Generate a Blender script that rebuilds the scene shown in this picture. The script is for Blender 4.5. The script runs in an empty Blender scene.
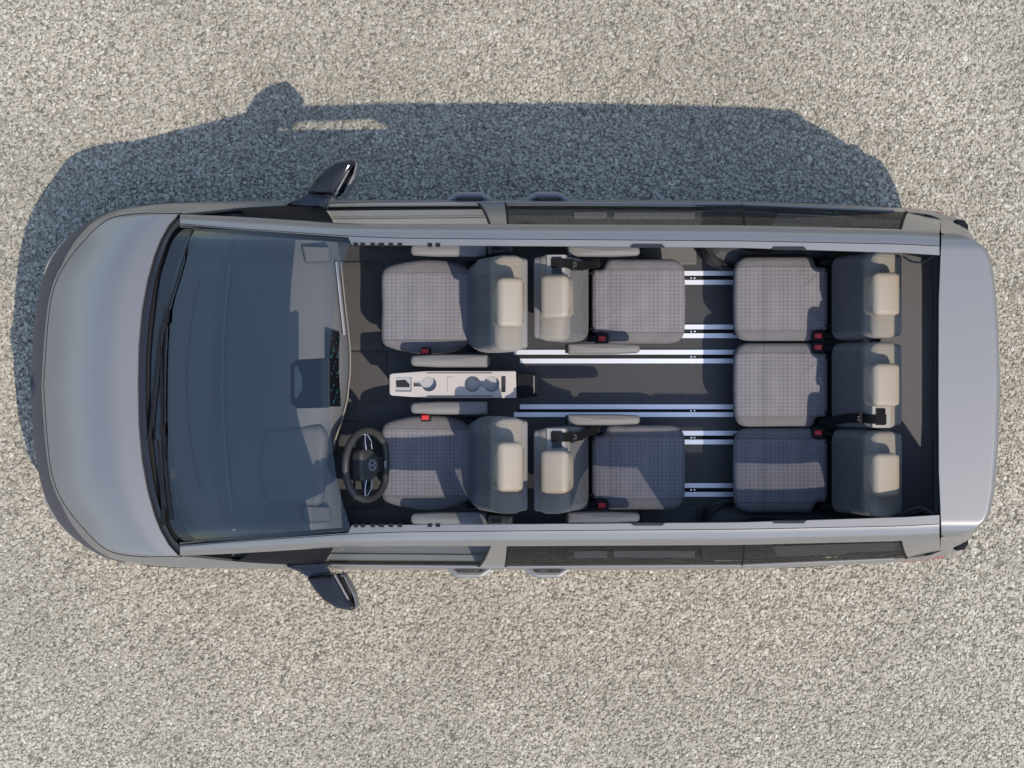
import bpy, bmesh, math, random
import numpy as np
from mathutils import Vector, Matrix
random.seed(7); rng = np.random.default_rng(11)
scn = bpy.context.scene
COL = scn.collection
H, F = 14.0, 2431.0
SUN = Vector((0.385, -0.472, 1.0)).normalized()

# ------------------------------------------------------------------ helpers
def K(z): return (H - z) / F
def W(px, py, z): return Vector(((px - 512) * K(z), (385 - py) * K(z), z))
def WD(px, d, z, s=1): return Vector(((px - 512) * K(z), s * d * K(z), z))

def tag(o, label=None, cat=None, group=None, kind=None):
    if label: o['label'] = label
    if cat: o['category'] = cat
    if group: o['group'] = group
    if kind: o['kind'] = kind
    return o

def link(name, verts, faces, mats, parent=None, smooth=40, fm=None, loc=None):
    me = bpy.data.meshes.new(name)
    vs = [Vector(v) for v in verts]
    if loc is not None:
        vs = [v - Vector(loc) for v in vs]
    me.from_pydata([tuple(v) for v in vs], [], faces)
    if not isinstance(mats, (list, tuple)): mats = [mats]
    for m in mats: me.materials.append(m)
    if fm:
        for i, p in enumerate(me.polygons): p.material_index = fm[i]
    bm = bmesh.new(); bm.from_mesh(me)
    bmesh.ops.remove_doubles(bm, verts=bm.verts, dist=1e-5)
    bmesh.ops.recalc_face_normals(bm, faces=bm.faces)
    bm.to_mesh(me); bm.free()
    if smooth:
        me.shade_smooth(); me.set_sharp_from_angle(angle=math.radians(smooth))
    o = bpy.data.objects.new(name, me); COL.objects.link(o)
    if loc is not None: o.location = loc
    if parent: o.parent = parent
    return o

class MB:
    def __init__(self): self.v = []; self.f = []; self.m = []
    def add(self, verts, faces, m=0):
        b = len(self.v); self.v += [Vector(v) for v in verts]
        self.f += [tuple(i + b for i in f) for f in faces]; self.m += [m] * len(faces)
        return self
    def box(self, c, s, M=None, m=0):
        x, y, z = [k / 2 for k in s]
        vs = [Vector((sx * x, sy * y, sz * z)) for sz in (-1, 1) for sy in (-1, 1) for sx in (-1, 1)]
        c = Vector(c)
        vs = [(M @ v if M else v) + c for v in vs]
        return self.add(vs, [(0, 2, 3, 1), (4, 5, 7, 6), (0, 1, 5, 4), (2, 6, 7, 3), (0, 4, 6, 2), (1, 3, 7, 5)], m)
    def grid(self, rows, m=0, closed=False):
        n = len(rows[0]); vs = [p for r in rows for p in r]; fs = []
        for i in range(len(rows) - 1):
            for j in range(n if closed else n - 1):
                k = (j + 1) % n
                fs.append((i * n + j, i * n + k, (i + 1) * n + k, (i + 1) * n + j))
        return self.add(vs, fs, m)
    def tube(self, pts, r, n=8, m=0, closed=False, flat=1.0):
        pts = [Vector(p) for p in pts]; rows = []; N = len(pts)
        rr = r if isinstance(r, (list, tuple)) else [r] * N
        for i, p in enumerate(pts):
            a = pts[(i - 1) % N] if (closed or i > 0) else p
            b = pts[(i + 1) % N] if (closed or i < N - 1) else p
            t = (b - a).normalized()
            s = t.cross(Vector((0, 0, 1)))
            if s.length < 1e-4: s = t.cross(Vector((1, 0, 0)))
            s.normalize(); u = s.cross(t)
            rows.append([p + s * math.cos(2 * math.pi * k / n) * rr[i] + u * math.sin(2 * math.pi * k / n) * rr[i] * flat for k in range(n)])
        if closed: rows.append(rows[0])
        self.grid(rows, m, closed=True)
        if not closed:
            self.add(rows[0], [tuple(range(n))], m); self.add(rows[-1], [tuple(range(n - 1, -1, -1))], m)
        return self
    def puff(self, outline, z0, z1, r=0.02, crown=0.0, M=None, m=0, bottom=True, warp=None):
        """rounded prism over a plan outline (x, y) from z0 to z1"""
        ol = [Vector((p[0], p[1])) for p in outline]; n = len(ol)
        area = sum(ol[i].x * ol[(i + 1) % n].y - ol[(i + 1) % n].x * ol[i].y for i in range(n))
        if area < 0: ol.reverse()
        nr = []
        for i in range(n):
            a = (ol[i] - ol[i - 1]); b = (ol[(i + 1) % n] - ol[i])
            a = a.normalized() if a.length > 1e-9 else b.normalized(); b = b.normalized() if b.length > 1e-9 else a
            t = a + b
            t = t.normalized() if t.length > 1e-6 else a
            nr.append(Vector((-t.y, t.x)))
        cen = sum(ol, Vector((0, 0))) / n
        rows = []
        def ring(off, z): rows.append([Vector((p.x + q.x * off, p.y + q.y * off, z)) for p, q in zip(ol, nr)])
        rb = min(r, (z1 - z0) * 0.45)
        ring(rb, z0); ring(rb * 0.3, z0 + rb * 0.3); ring(0, z0 + rb)
        for k in range(0, 6):
            a = k / 5 * math.pi / 2
            ring(rb * (1 - math.cos(a)), z1 - rb + rb * math.sin(a))
        base = rows[-1]
        for s in (0.85, 0.65, 0.4, 0.15):
            rows.append([Vector((cen.x + (p.x - cen.x) * s, cen.y + (p.y - cen.y) * s, z1 + crown * (1 - s * s))) for p in base])
        top = Vector((cen.x, cen.y, z1 + crown))
        pts = rows
        if warp: pts = [[warp(p) for p in rw] for rw in pts]; top = warp(top)
        if M: pts = [[M @ p for p in rw] for rw in pts]; top = M @ top
        self.grid(pts, m, closed=True)
        last = pts[-1]
        self.add(last + [top], [(i, (i + 1) % n, n) for i in range(n)], m)
        if bottom: self.add(pts[0], [tuple(range(n - 1, -1, -1))], m)
        return self
    def build(self, name, mats, parent=None, smooth=40, loc=None):
        return link(name, self.v, self.f, mats, parent, smooth, self.m, loc)

def roundpoly(pts, r, n=5):
    """fillet every corner; a point may carry its own radius as third item"""
    out = []; N = len(pts)
    for i in range(N):
        p = Vector(pts[i][:2]); a = Vector(pts[i - 1][:2]); b = Vector(pts[(i + 1) % N][:2])
        rad = pts[i][2] if len(pts[i]) > 2 else r
        da, db = (a - p), (b - p); la, lb = da.length, db.length
        da.normalize(); db.normalize()
        c = max(-0.999, min(0.999, da.dot(db))); half = math.acos(c) / 2
        t = min(rad / math.tan(half), la * 0.48, lb * 0.48)
        p0, p1 = p + da * t, p + db * t
        for k in range(n + 1):
            s = k / n
            out.append((p0 * (1 - s) + p * s) * (1 - s) + (p * (1 - s) + p1 * s) * s)
    return out
def rrect(x0, x1, y0, y1, r, n=5): return roundpoly([(x0, y0), (x1, y0), (x1, y1), (x0, y1)], r, n)
def pxpoly(pts, z): return [tuple(W(p[0], p[1], z)[:2]) + tuple(p[2:]) for p in pts]
def catmull(keys, n=8):
    out = []; N = len(keys)
    for i in range(N - 1):
        p0 = keys[i - 1] if i > 0 else keys[i] * 2 - keys[i + 1]
        p1, p2 = keys[i], keys[i + 1]
        p3 = keys[i + 2] if i + 2 < N else keys[i + 1] * 2 - keys[i]
        for k in range(n):
            t = k / n
            out.append(0.5 * ((2 * p1) + (p2 - p0) * t + (2 * p0 - 5 * p1 + 4 * p2 - p3) * t * t + (3 * p1 - p0 - 3 * p2 + p3) * t ** 3))
    out.append(keys[-1].copy())
    return out
def interp(x, xs, ys): return float(np.interp(x, xs, ys))
def empty(name, loc=(0, 0, 0)):
    o = bpy.data.objects.new(name, None); COL.objects.link(o); o.location = loc; o.empty_display_size = 0.2
    return o

# ------------------------------------------------------------------ materials
def mat(name, col, rough=0.5, metal=0.0, coat=0.0, coatr=0.03, bump=0.0, bscale=300.0, spec=0.5, var=0.0, sheen=0.0):
    m = bpy.data.materials.new(name); m.use_nodes = True
    nt = m.node_tree; b = nt.nodes['Principled BSDF']
    b.inputs['Base Color'].default_value = (*col, 1); b.inputs['Roughness'].default_value = rough
    b.inputs['Metallic'].default_value = metal; b.inputs['Coat Weight'].default_value = coat
    b.inputs['Coat Roughness'].default_value = coatr; b.inputs['Coat IOR'].default_value = 1.5; b.inputs['Specular IOR Level'].default_value = spec
    if sheen: b.inputs['Sheen Weight'].default_value = sheen
    tc = nt.nodes.new('ShaderNodeTexCoord')
    if bump:
        nz = nt.nodes.new('ShaderNodeTexNoise'); nz.inputs['Scale'].default_value = bscale; nz.inputs['Detail'].default_value = 3
        nt.links.new(tc.outputs['Object'], nz.inputs['Vector'])
        bp = nt.nodes.new('ShaderNodeBump'); bp.inputs['Strength'].default_value = bump; bp.inputs['Distance'].default_value = 0.004
        nt.links.new(nz.outputs['Fac'], bp.inputs['Height']); nt.links.new(bp.outputs['Normal'], b.inputs['Normal'])
    if var:
        n2 = nt.nodes.new('ShaderNodeTexNoise'); n2.inputs['Scale'].default_value = 6; n2.inputs['Detail'].default_value = 5
        nt.links.new(tc.outputs['Object'], n2.inputs['Vector'])
        mp = nt.nodes.new('ShaderNodeMapRange'); mp.inputs['To Min'].default_value = 1 - var; mp.inputs['To Max'].default_value = 1 + var
        nt.links.new(n2.outputs['Fac'], mp.inputs['Value'])
        mx = nt.nodes.new('ShaderNodeVectorMath'); mx.operation = 'SCALE'; mx.inputs[0].default_value = col
        nt.links.new(mp.outputs['Result'], mx.inputs['Scale']); nt.links.new(mx.outputs['Vector'], b.inputs['Base Color'])
    return m

def glass(name, tint, refl=1.5):
    m = bpy.data.materials.new(name); m.use_nodes = True; nt = m.node_tree; nt.nodes.clear()
    out = nt.nodes.new('ShaderNodeOutputMaterial'); mix = nt.nodes.new('ShaderNodeMixShader')
    tr = nt.nodes.new('ShaderNodeBsdfTransparent'); tr.inputs[0].default_value = (*tint, 1)
    gl = nt.nodes.new('ShaderNodeBsdfGlossy'); gl.inputs['Roughness'].default_value = 0.01
    fr = nt.nodes.new('ShaderNodeFresnel'); fr.inputs['IOR'].default_value = 1.5
    mu = nt.nodes.new('ShaderNodeMath'); mu.operation = 'MULTIPLY'; mu.inputs[1].default_value = refl; mu.use_clamp = True
    nt.links.new(fr.outputs[0], mu.inputs[0]); nt.links.new(mu.outputs[0], mix.inputs[0])
    nt.links.new(tr.outputs[0], mix.inputs[1]); nt.links.new(gl.outputs[0], mix.inputs[2]); nt.links.new(mix.outputs[0], out.inputs[0])
    return m

def fabric(name, mode, half=0.18, seamx=None):
    """woven seat cloth in the part's own coordinates: 'check' centre panel between plain bolsters, or 'rib' panel below a plain shoulder"""
    m = bpy.data.materials.new(name); m.use_nodes = True; nt = m.node_tree; N = nt.nodes; L = nt.links
    b = N['Principled BSDF']; b.inputs['Roughness'].default_value = 0.9; b.inputs['Specular IOR Level'].default_value = 0.2
    b.inputs['Sheen Weight'].default_value = 0.15
    tc = N.new('ShaderNodeTexCoord'); sp = N.new('ShaderNodeSeparateXYZ'); L.new(tc.outputs['Object'], sp.inputs[0])
    def math_(op, a, c=None, clamp=False):
        n = N.new('ShaderNodeMath'); n.operation = op; n.use_clamp = clamp
        for i, v in enumerate((a, c)):
            if v is None: continue
            if isinstance(v, (int, float)): n.inputs[i].default_value = v
            else: L.new(v, n.inputs[i])
        return n.outputs[0]
    def lines(axis, period, power):
        s = math_('SINE', math_('MULTIPLY', axis, 2 * math.pi / period))
        return math_('POWER', math_('ADD', math_('MULTIPLY', s, 0.5), 0.5), power)
    def mixc(f, a, c):
        n = N.new('ShaderNodeMix'); n.data_type = 'RGBA'
        if isinstance(f, (int, float)): n.inputs[0].default_value = f
        else: L.new(f, n.inputs[0])
        for i, v in ((6, a), (7, c)):
            if isinstance(v, tuple): n.inputs[i].default_value = (*v, 1)
            else: L.new(v, n.inputs[i])
        return n.outputs[2]
    x, y, z = sp.outputs
    nz = N.new('ShaderNodeTexNoise'); nz.inputs['Scale'].default_value = 420; L.new(tc.outputs['Object'], nz.inputs['Vector'])
    if mode == 'check':
        lx = lines(x, 0.0225, 2.5); ly = lines(y, 0.0205, 2.5)
        wide = lines(x, 0.105, 2.0)
        c = mixc(math_('MULTIPLY', lx, 0.42), (0.19, 0.182, 0.195), (0.092, 0.082, 0.092))
        c = mixc(math_('MULTIPLY', ly, 0.42), c, (0.105, 0.09, 0.096))
        c = mixc(math_('MULTIPLY', wide, 0.22), c, (0.235, 0.22, 0.23))
        mask = math_('MULTIPLY', math_('SUBTRACT', half, math_('ABSOLUTE', y)), 400, True)
        plain = (0.142, 0.135, 0.139)
        seam = math_('LESS_THAN', math_('ABSOLUTE', math_('SUBTRACT', math_('ABSOLUTE', y), half)), 0.0022)
        if seamx: seam = math_('MAXIMUM', seam, math_('LESS_THAN', math_('ABSOLUTE', math_('SUBTRACT', x, seamx)), 0.0018))
        hgt = math_('ADD', math_('ADD', math_('MULTIPLY', lx, -0.4), math_('MULTIPLY', ly, -0.4)), math_('MULTIPLY', nz.outputs['Fac'], 0.6))
    else:
        lx = lines(math_('ADD', y, math_('MULTIPLY', z, 0.25)), 0.017, 2.0)
        c = mixc(math_('MULTIPLY', lx, 0.7), (0.095, 0.088, 0.09), (0.045, 0.042, 0.045))
        mask = math_('MULTIPLY', math_('MULTIPLY', math_('SUBTRACT', half, math_('ABSOLUTE', y)), 300, True),
                     math_('MULTIPLY', math_('SUBTRACT', 0.42, z), 60, True))
        sh = math_('MULTIPLY', math_('SUBTRACT', z, 0.43), 18, True)
        plain = mixc(sh, (0.115, 0.108, 0.106), (0.225, 0.200, 0.168))
        seam = math_('LESS_THAN', math_('ABSOLUTE', math_('SUBTRACT', z, 0.39)), 0.0022)
        hgt = math_('ADD', math_('MULTIPLY', lx, -0.5), math_('MULTIPLY', nz.outputs['Fac'], 0.5))
    c = mixc(mask, plain, c)
    c = mixc(math_('MULTIPLY', seam, 0.6), c, (0.05, 0.045, 0.045))
    n3 = N.new('ShaderNodeTexNoise'); n3.inputs['Scale'].default_value = 9; n3.inputs['Detail'].default_value = 4
    L.new(tc.outputs['Object'], n3.inputs['Vector'])
    v = math_('ADD', math_('MULTIPLY', n3.outputs['Fac'], 0.3), 0.85)
    sc_ = N.new('ShaderNodeVectorMath'); sc_.operation = 'SCALE'; L.new(c, sc_.inputs[0]); L.new(v, sc_.inputs['Scale'])
    L.new(sc_.outputs['Vector'], b.inputs['Base Color'])
    bp = N.new('ShaderNodeBump'); bp.inputs['Strength'].default_value = 0.35; bp.inputs['Distance'].default_value = 0.003
    L.new(hgt, bp.inputs['Height'])
    # soft wrinkles of the upholstery
    n4 = N.new('ShaderNodeTexNoise'); n4.inputs['Scale'].default_value = 11; n4.inputs['Detail'].default_value = 2
    L.new(tc.outputs['Object'], n4.inputs['Vector'])
    b2 = N.new('ShaderNodeBump'); b2.inputs['Strength'].default_value = 0.35; b2.inputs['Distance'].default_value = 0.02
    L.new(n4.outputs['Fac'], b2.inputs['Height']); L.new(b2.outputs['Normal'], bp.inputs['Normal'])
    L.new(bp.outputs['Normal'], b.inputs['Normal'])
    return m

PAINT = mat('grey_paint', (0.165, 0.160, 0.156), 0.42, 0.2, 0.9, 0.2)
BLACKG = mat('gloss_black', (0.012, 0.012, 0.014), 0.12, 0, 0.6)
BLACKM = mat('matt_black', (0.016, 0.016, 0.017), 0.65, bump=0.1, spec=0.2)
DARK = mat('dark_trim', (0.035, 0.034, 0.036), 0.55, bump=0.12)
DASHM = mat('dash_plastic', (0.088, 0.088, 0.088), 0.6, bump=0.12, bscale=500)
CARPET = mat('floor_vinyl', (0.031, 0.030, 0.031), 0.32, bump=0.12, bscale=450, spec=0.5, var=0.2)
GREYT = mat('grey_trim', (0.165, 0.157, 0.15), 0.6, bump=0.1)
BEIGE = mat('beige_leather', (0.275, 0.232, 0.18), 0.55, bump=0.2, bscale=220, var=0.05)
ARM = mat('armrest_vinyl', (0.145, 0.134, 0.127), 0.55, bump=0.15, bscale=250, var=0.05)
CONS = mat('console_plastic', (0.40, 0.36, 0.325), 0.45, bump=0.05)
CUPM = mat('cup_liner', (0.30, 0.31, 0.32), 0.5)
ALU = mat('aluminium', (0.74, 0.75, 0.76), 0.33, 0.7, bump=0.04)
CHROME = mat('chrome', (0.75, 0.75, 0.76), 0.15, 1.0)
DARKCH = mat('dark_chrome', (0.12, 0.12, 0.125), 0.25, 1.0)
RED = mat('red_button', (0.55, 0.012, 0.02), 0.4)
REDL = mat('red_lens', (0.35, 0.012, 0.012), 0.12, 0, 1.0)
WEB = mat('belt_webbing', (0.007, 0.007, 0.008), 0.8, bump=0.3, bscale=600, spec=.15)
RUBBER = mat('rubber', (0.02, 0.02, 0.02), 0.8)
LENS = mat('lamp_lens', (0.30, 0.32, 0.35), 0.08, 0.0, 1.0)
MIRR = mat('mirror_glass', (0.7, 0.72, 0.74), 0.03, 1.0)
WSG = glass('windscreen_glass', (0.76, 0.77, 0.76), 1.7)
SIDEG = glass('side_glass', (0.82, 0.86, 0.87), 0.15)
TINTG = glass('tinted_glass', (0.62, 0.64, 0.67), 0.3)
FRIT = mat('frit', (0.010, 0.011, 0.015), 0.15, 0, 0, spec=.35)
TRIMB = mat('black_trim', (0.010, 0.010, 0.012), 0.7, spec=.1)
REART = mat('rear_trim', (0.012, 0.014, 0.02), 0.6, bump=.1, spec=.25)
PANELT = mat('rear_trim_panel', (0.10, 0.092, 0.09), 0.6, bump=.1, spec=.25)
SCREEN = mat('screen', (0.006, 0.007, 0.008), 0.08)
# display pictures: small lit teal shapes on the dark screen
def screen_mat():
    m = bpy.data.materials.new('lit_pixels'); m.use_nodes = True; nt = m.node_tree; b = nt.nodes['Principled BSDF']
    b.inputs['Base Color'].default_value = (0.015, 0.09, 0.1, 1)
    b.inputs['Emission Color'].default_value = (0.10, 0.5, 0.55, 1); b.inputs['Emission Strength'].default_value = 0.03
    return m
LIT = screen_mat()
CHECK1 = fabric('check_front', 'check', 0.180)
CHECK3 = fabric('check_back_row', 'check', 0.172, -0.345)
CHECK2 = fabric('check_rear', 'check', 0.168, -0.097)
RIB1 = fabric('rib_front', 'rib', 0.165)
RIB2 = fabric('rib_rear', 'rib', 0.185)

# ------------------------------------------------------------------ ground and gravel
def ground_mat():
    m = bpy.data.materials.new('gravel_bed'); m.use_nodes = True; nt = m.node_tree; b = nt.nodes['Principled BSDF']
    b.inputs['Roughness'].default_value = 0.95
    tc = nt.nodes.new('ShaderNodeTexCoord'); v = nt.nodes.new('ShaderNodeTexVoronoi'); v.inputs['Scale'].default_value = 48
    nt.links.new(tc.outputs['Object'], v.inputs['Vector'])
    sp = nt.nodes.new('ShaderNodeSeparateColor'); nt.links.new(v.outputs['Color'], sp.inputs[0])
    cr = nt.nodes.new('ShaderNodeValToRGB'); cr.color_ramp.elements[0].color = (0.19, 0.171, 0.132, 1); cr.color_ramp.elements[1].color = (0.385, 0.347, 0.271, 1)
    nt.links.new(sp.outputs[0], cr.inputs[0]); nt.links.new(cr.outputs[0], b.inputs['Base Color'])
    bp = nt.nodes.new('ShaderNodeBump'); bp.invert = True; bp.inputs['Distance'].default_value = 0.02
    nt.links.new(v.outputs['Distance'], bp.inputs['Height']); nt.links.new(bp.outputs['Normal'], b.inputs['Normal'])
    return m
g = MB(); g.grid([[Vector((x, y, 0)) for x in (-40, 40)] for y in (-40, 40)])
tag(g.build('ground', ground_mat(), smooth=0), kind='structure')

def gravel_mat():
    m = bpy.data.materials.new('gravel_stone'); m.use_nodes = True; nt = m.node_tree; b = nt.nodes['Principled BSDF']
    b.inputs['Roughness'].default_value = 0.85; b.inputs['Specular IOR Level'].default_value = 0.3
    at = nt.nodes.new('ShaderNodeAttribute'); at.attribute_name = 'stone'
    cr = nt.nodes.new('ShaderNodeValToRGB'); e = cr.color_ramp.elements
    e[0].position = 0; e[0].color = (0.16, 0.142, 0.108, 1); e[1].position = 1; e[1].color = (0.53, 0.488, 0.405, 1)
    for p, c in ((0.14, (0.27, 0.242, 0.186, 1)), (0.35, (0.352, 0.316, 0.246, 1)), (0.6, (0.405, 0.364, 0.288, 1)), (0.85, (0.455, 0.412, 0.332, 1))):
        k = e.new(p); k.color = c
    tc = nt.nodes.new('ShaderNodeTexCoord'); nz = nt.nodes.new('ShaderNodeTexNoise'); nz.inputs['Scale'].default_value = 120; nz.inputs['Detail'].default_value = 4
    nt.links.new(tc.outputs['Object'], nz.inputs['Vector'])
    big = nt.nodes.new('ShaderNodeTexNoise'); big.inputs['Scale'].default_value = 0.9; big.inputs['Detail'].default_value = 4
    nt.links.new(tc.outputs['Object'], big.inputs['Vector'])
    nt.links.new(at.outputs['Fac'], cr.inputs[0])
    a = nt.nodes.new('ShaderNodeMath'); a.operation = 'MULTIPLY_ADD'; a.inputs[1].default_value = 0.35; a.inputs[2].default_value = 0.82
    nt.links.new(nz.outputs['Fac'], a.inputs[0])
    c2 = nt.nodes.new('ShaderNodeMath'); c2.operation = 'MULTIPLY_ADD'; c2.inputs[1].default_value = 0.6; c2.inputs[2].default_value = 0.60
    nt.links.new(big.outputs['Fac'], c2.inputs[0])
    d = nt.nodes.new('ShaderNodeMath'); d.operation = 'MULTIPLY'; nt.links.new(a.outputs[0], d.inputs[0]); nt.links.new(c2.outputs[0], d.inputs[1])
    s = nt.nodes.new('ShaderNodeVectorMath'); s.operation = 'SCALE'; nt.links.new(cr.outputs[0], s.inputs[0]); nt.links.new(d.outputs[0], s.inputs['Scale'])
    nt.links.new(s.outputs['Vector'], b.inputs['Base Color'])
    return m

def make_gravel(n=250000):
    bm = bmesh.new(); bmesh.ops.create_icosphere(bm, subdivisions=1, radius=1.0)
    bv = np.array([v.co[:] for v in bm.verts]); bf = np.array([[v.index for v in f.verts] for f in bm.faces]); bm.free()
    shapes = []
    for k in range(24):
        s = bv * (1 + rng.uniform(-0.36, 0.36, (len(bv), 1))) * np.array([1.0, rng.uniform(0.6, 0.95), rng.uniform(0.24, 0.40)])
        shapes.append(s)
    shapes = np.array(shapes)
    x = rng.uniform(-3.35, 3.35, n); y = rng.uniform(-2.6, 2.6, n)
    size = 0.0062 + 0.0082 * rng.random(n) ** 1.4
    big = rng.random(n) > 0.985; size[big] *= 1.35
    a = rng.uniform(0, 2 * np.pi, n); tilt = rng.normal(0, 0.16, n)
    z = size * 0.15 + rng.uniform(0, 0.003, n)
    S = shapes[rng.integers(0, 24, n)] * size[:, None, None]
    ct, st = np.cos(tilt)[:, None], np.sin(tilt)[:, None]
    X, Y, Z = S[..., 0], S[..., 1], S[..., 2]
    Y, Z = Y * ct - Z * st, Y * st + Z * ct
    ca, sa = np.cos(a)[:, None], np.sin(a)[:, None]
    X, Y = X * ca - Y * sa + x[:, None], X * sa + Y * ca + y[:, None]
    Z = Z + z[:, None]
    V = np.stack([X, Y, Z], -1).reshape(-1, 3).astype(np.float32)
    nv, nf = len(bv), len(bf)
    Fc = (bf[None] + (np.arange(n) * nv)[:, None, None]).reshape(-1).astype(np.int32)
    me = bpy.data.meshes.new('gravel')
    me.vertices.add(len(V)); me.vertices.foreach_set('co', V.ravel())
    me.loops.add(len(Fc)); me.loops.foreach_set('vertex_index', Fc)
    np_ = n * nf
    me.polygons.add(np_)
    me.polygons.foreach_set('loop_start', np.arange(0, np_ * 3, 3, dtype=np.int32))
    at = me.attributes.new('stone', 'FLOAT', 'POINT')
    at.data.foreach_set('value', np.repeat(np.clip(rng.normal(0.5, 0.27, n), 0, 1).astype(np.float32), nv))
    me.update(calc_edges=True)
    me.shade_flat()
    me.materials.append(gravel_mat())
    o = bpy.data.objects.new('gravel', me); COL.objects.link(o)
    tag(o, 'pale beige crushed gravel spread all around the van', 'gravel', kind='stuff')
make_gravel()

# ------------------------------------------------------------------ the van
van = empty('van', (0, 0, 0))
tag(van, 'grey passenger van with its roof cut away, parked on the gravel', 'van')

# --- lower body rings (half outline, nose to tail)
L4 = [(44, 0, .80), (48, 58, .80), (53, 92, .81), (63.5, 117, .83), (83, 142.5, .865), (108, 165, .92), (140, 171.3, .985), (182, 171.5, 1.04), (285, 179.5, 1.055), (505, 181.5, 1.06),
      (742, 180, 1.06), (905, 173, 1.06), (940, 166.5, 1.06), (956, 160.5, 1.06), (964, 148, 1.06), (969, 75, 1.06), (970, 0, 1.06)]
L3 = [(31, 0, .56), (35, 58, .56), (42, 99, .57), (54.5, 129.5, .59), (76, 153.5, .63), (106, 172, .70), (140, 179, .81), (182, 182.5, .83), (285, 184.5, .84), (505, 185.5, .84),
      (742, 184, .84), (905, 176.5, .84), (940, 171, .84), (958, 166, .84), (967, 155, .84), (971, 76, .84), (972, 0, .84)]
NSEG = 8
def ringpts(keys, s): return catmull([WD(k[0], k[1], k[2], s) for k in keys], NSEG)
def levels(s):
    r4, r3 = ringpts(L4, s), ringpts(L3, s)
    n = len(r3)
    def inset(r, d, z):
        out = []
        for i, p in enumerate(r):
            a = r[max(0, i - 1)]; b = r[min(n - 1, i + 1)]
            t = Vector((b.x - a.x, b.y - a.y, 0)).normalized(); nn = Vector((-t.y, t.x, 0))
            if i == 0: nn = Vector((1, 0, 0))
            elif i == n - 1: nn = Vector((-1, 0, 0))
            elif nn.dot(Vector((p.x * 0.3, p.y, 0))) > 0: nn = -nn
            if i in (0, n - 1): pass
            q = p + nn * d; q.z = z; out.append(q)
        return out
    r2 = inset(r3, 0.0, .45); r1 = inset(r3, .015, .32); r0 = inset(r3, .05, .2)
    for i in range(len(r2)):
        t = max(0, min(1, (r3[i].x - 2.0) / .35)); r2[i].x -= .05 * t; r1[i].x -= .10 * t; r0[i].x -= .12 * t; r2[i].y *= 1 - .02 * t; r1[i].y *= 1 - .05 * t
    cols = []
    for j in range(n):
        cols.append(catmull([r0[j], r1[j], r2[j], r3[j], r4[j]], 5))
    return cols
LV = {s: levels(s) for s in (1, -1)}
def col_px(j): # breakpoints land on key columns
    return j
KEYCOL = {k[0]: i * NSEG for i, k in enumerate(L4)}; LASTJ = (len(L4) - 1) * NSEG
AX = (-1.69, 1.43); WR = .345
def side_patch(name, s, j0, j1, parent, material, gap=0.0, arches=False):
    cols = [list(c) for c in LV[s][j0:j1 + 1]]
    if gap:
        for c, sg in ((cols[0], 1), (cols[-1], -1)):
            for k in range(len(c)): c[k] = c[k] + Vector((sg * gap, 0, 0))
    # fine grid for arches
    mb = MB(); rows = cols
    if arches:
        fine = []
        for a, b in zip(cols[:-1], cols[1:]):
            for t in range(4): fine.append([a[k].lerp(b[k], t / 4) for k in range(len(a))])
        fine.append(cols[-1]); rows = fine
    n = len(rows[0]); vs = [p for r in rows for p in r]; fs = []
    for i in range(len(rows) - 1):
        for k in range(n - 1):
            f = (i * n + k, i * n + k + 1, (i + 1) * n + k + 1, (i + 1) * n + k)
            c = sum((vs[q] for q in f), Vector((0, 0, 0))) / 4
            if arches and any(math.hypot(c.x - ax, c.z - WR) < .395 for ax in AX): continue
            fs.append(f)
    if arches:      # snap the cut edge onto the round arch
        kept = {q for f in fs for q in f}; gone = set()
        for i in range(len(rows) - 1):
            for k in range(n - 1):
                f = (i * n + k, i * n + k + 1, (i + 1) * n + k + 1, (i + 1) * n + k)
                c = sum((vs[q] for q in f), Vector((0, 0, 0))) / 4
                if any(math.hypot(c.x - ax, c.z - WR) < .395 for ax in AX): gone.update(f)
        for q in kept & gone:
            ax = min(AX, key=lambda a: abs(vs[q].x - a)); d = math.hypot(vs[q].x - ax, vs[q].z - WR)
            if d > .05: vs[q] = Vector((ax + (vs[q].x - ax) * .395 / d, vs[q].y, WR + (vs[q].z - WR) * .395 / d))
    mb.add(vs, fs)
    # turned-in top flange so the panel has thickness at the belt
    top = [r[-1] for r in rows]
    inn = [p + Vector((0, -s * .012, -.012)) if abs(p.x) < 2.2 else p + Vector((-.012 * (1 if p.x > 0 else -1), -s * .004, -.012)) for p in top]
    mb.grid([top, inn])
    return mb.build(name, material, parent, 35)
jD, jB, jC = KEYCOL[285], KEYCOL[505], KEYCOL[742]
# body: both sides joined at nose and tail
for bname, j0, j1 in (('body', 0, jD), ('rear_body', jC, LASTJ)):
    vs_all, fs_all = [], []
    for s in (1, -1):
        o = side_patch('body', s, j0, j1, None, PAINT, arches=True)
        b0 = len(vs_all); vs_all += [v.co.copy() for v in o.data.vertices]; fs_all += [tuple(i + b0 for i in p.vertices) for p in o.data.polygons]
        me = o.data; bpy.data.objects.remove(o); bpy.data.meshes.remove(me)
    link(bname, vs_all, fs_all, PAINT, van, 35)
doors = {}
for s in (1, -1):
    doors[s] = side_patch('door', s, jD, jB, van, PAINT, gap=.003)
    doors[s, 'r'] = side_patch('sliding_door', s, jB, jC, van, PAINT, gap=.003, arches=True)
# dark inner shell behind the panel gaps
for s in (1, -1):
    sh = MB(); rows = []
    for c in LV[s][4 * NSEG:-4 * NSEG]:
        rows.append([p + Vector((0, -s * .022, -.01)) for p in c[15:]])
    sh.grid(rows); sh.build('inner_panel', BLACKM, van, 35)
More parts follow.
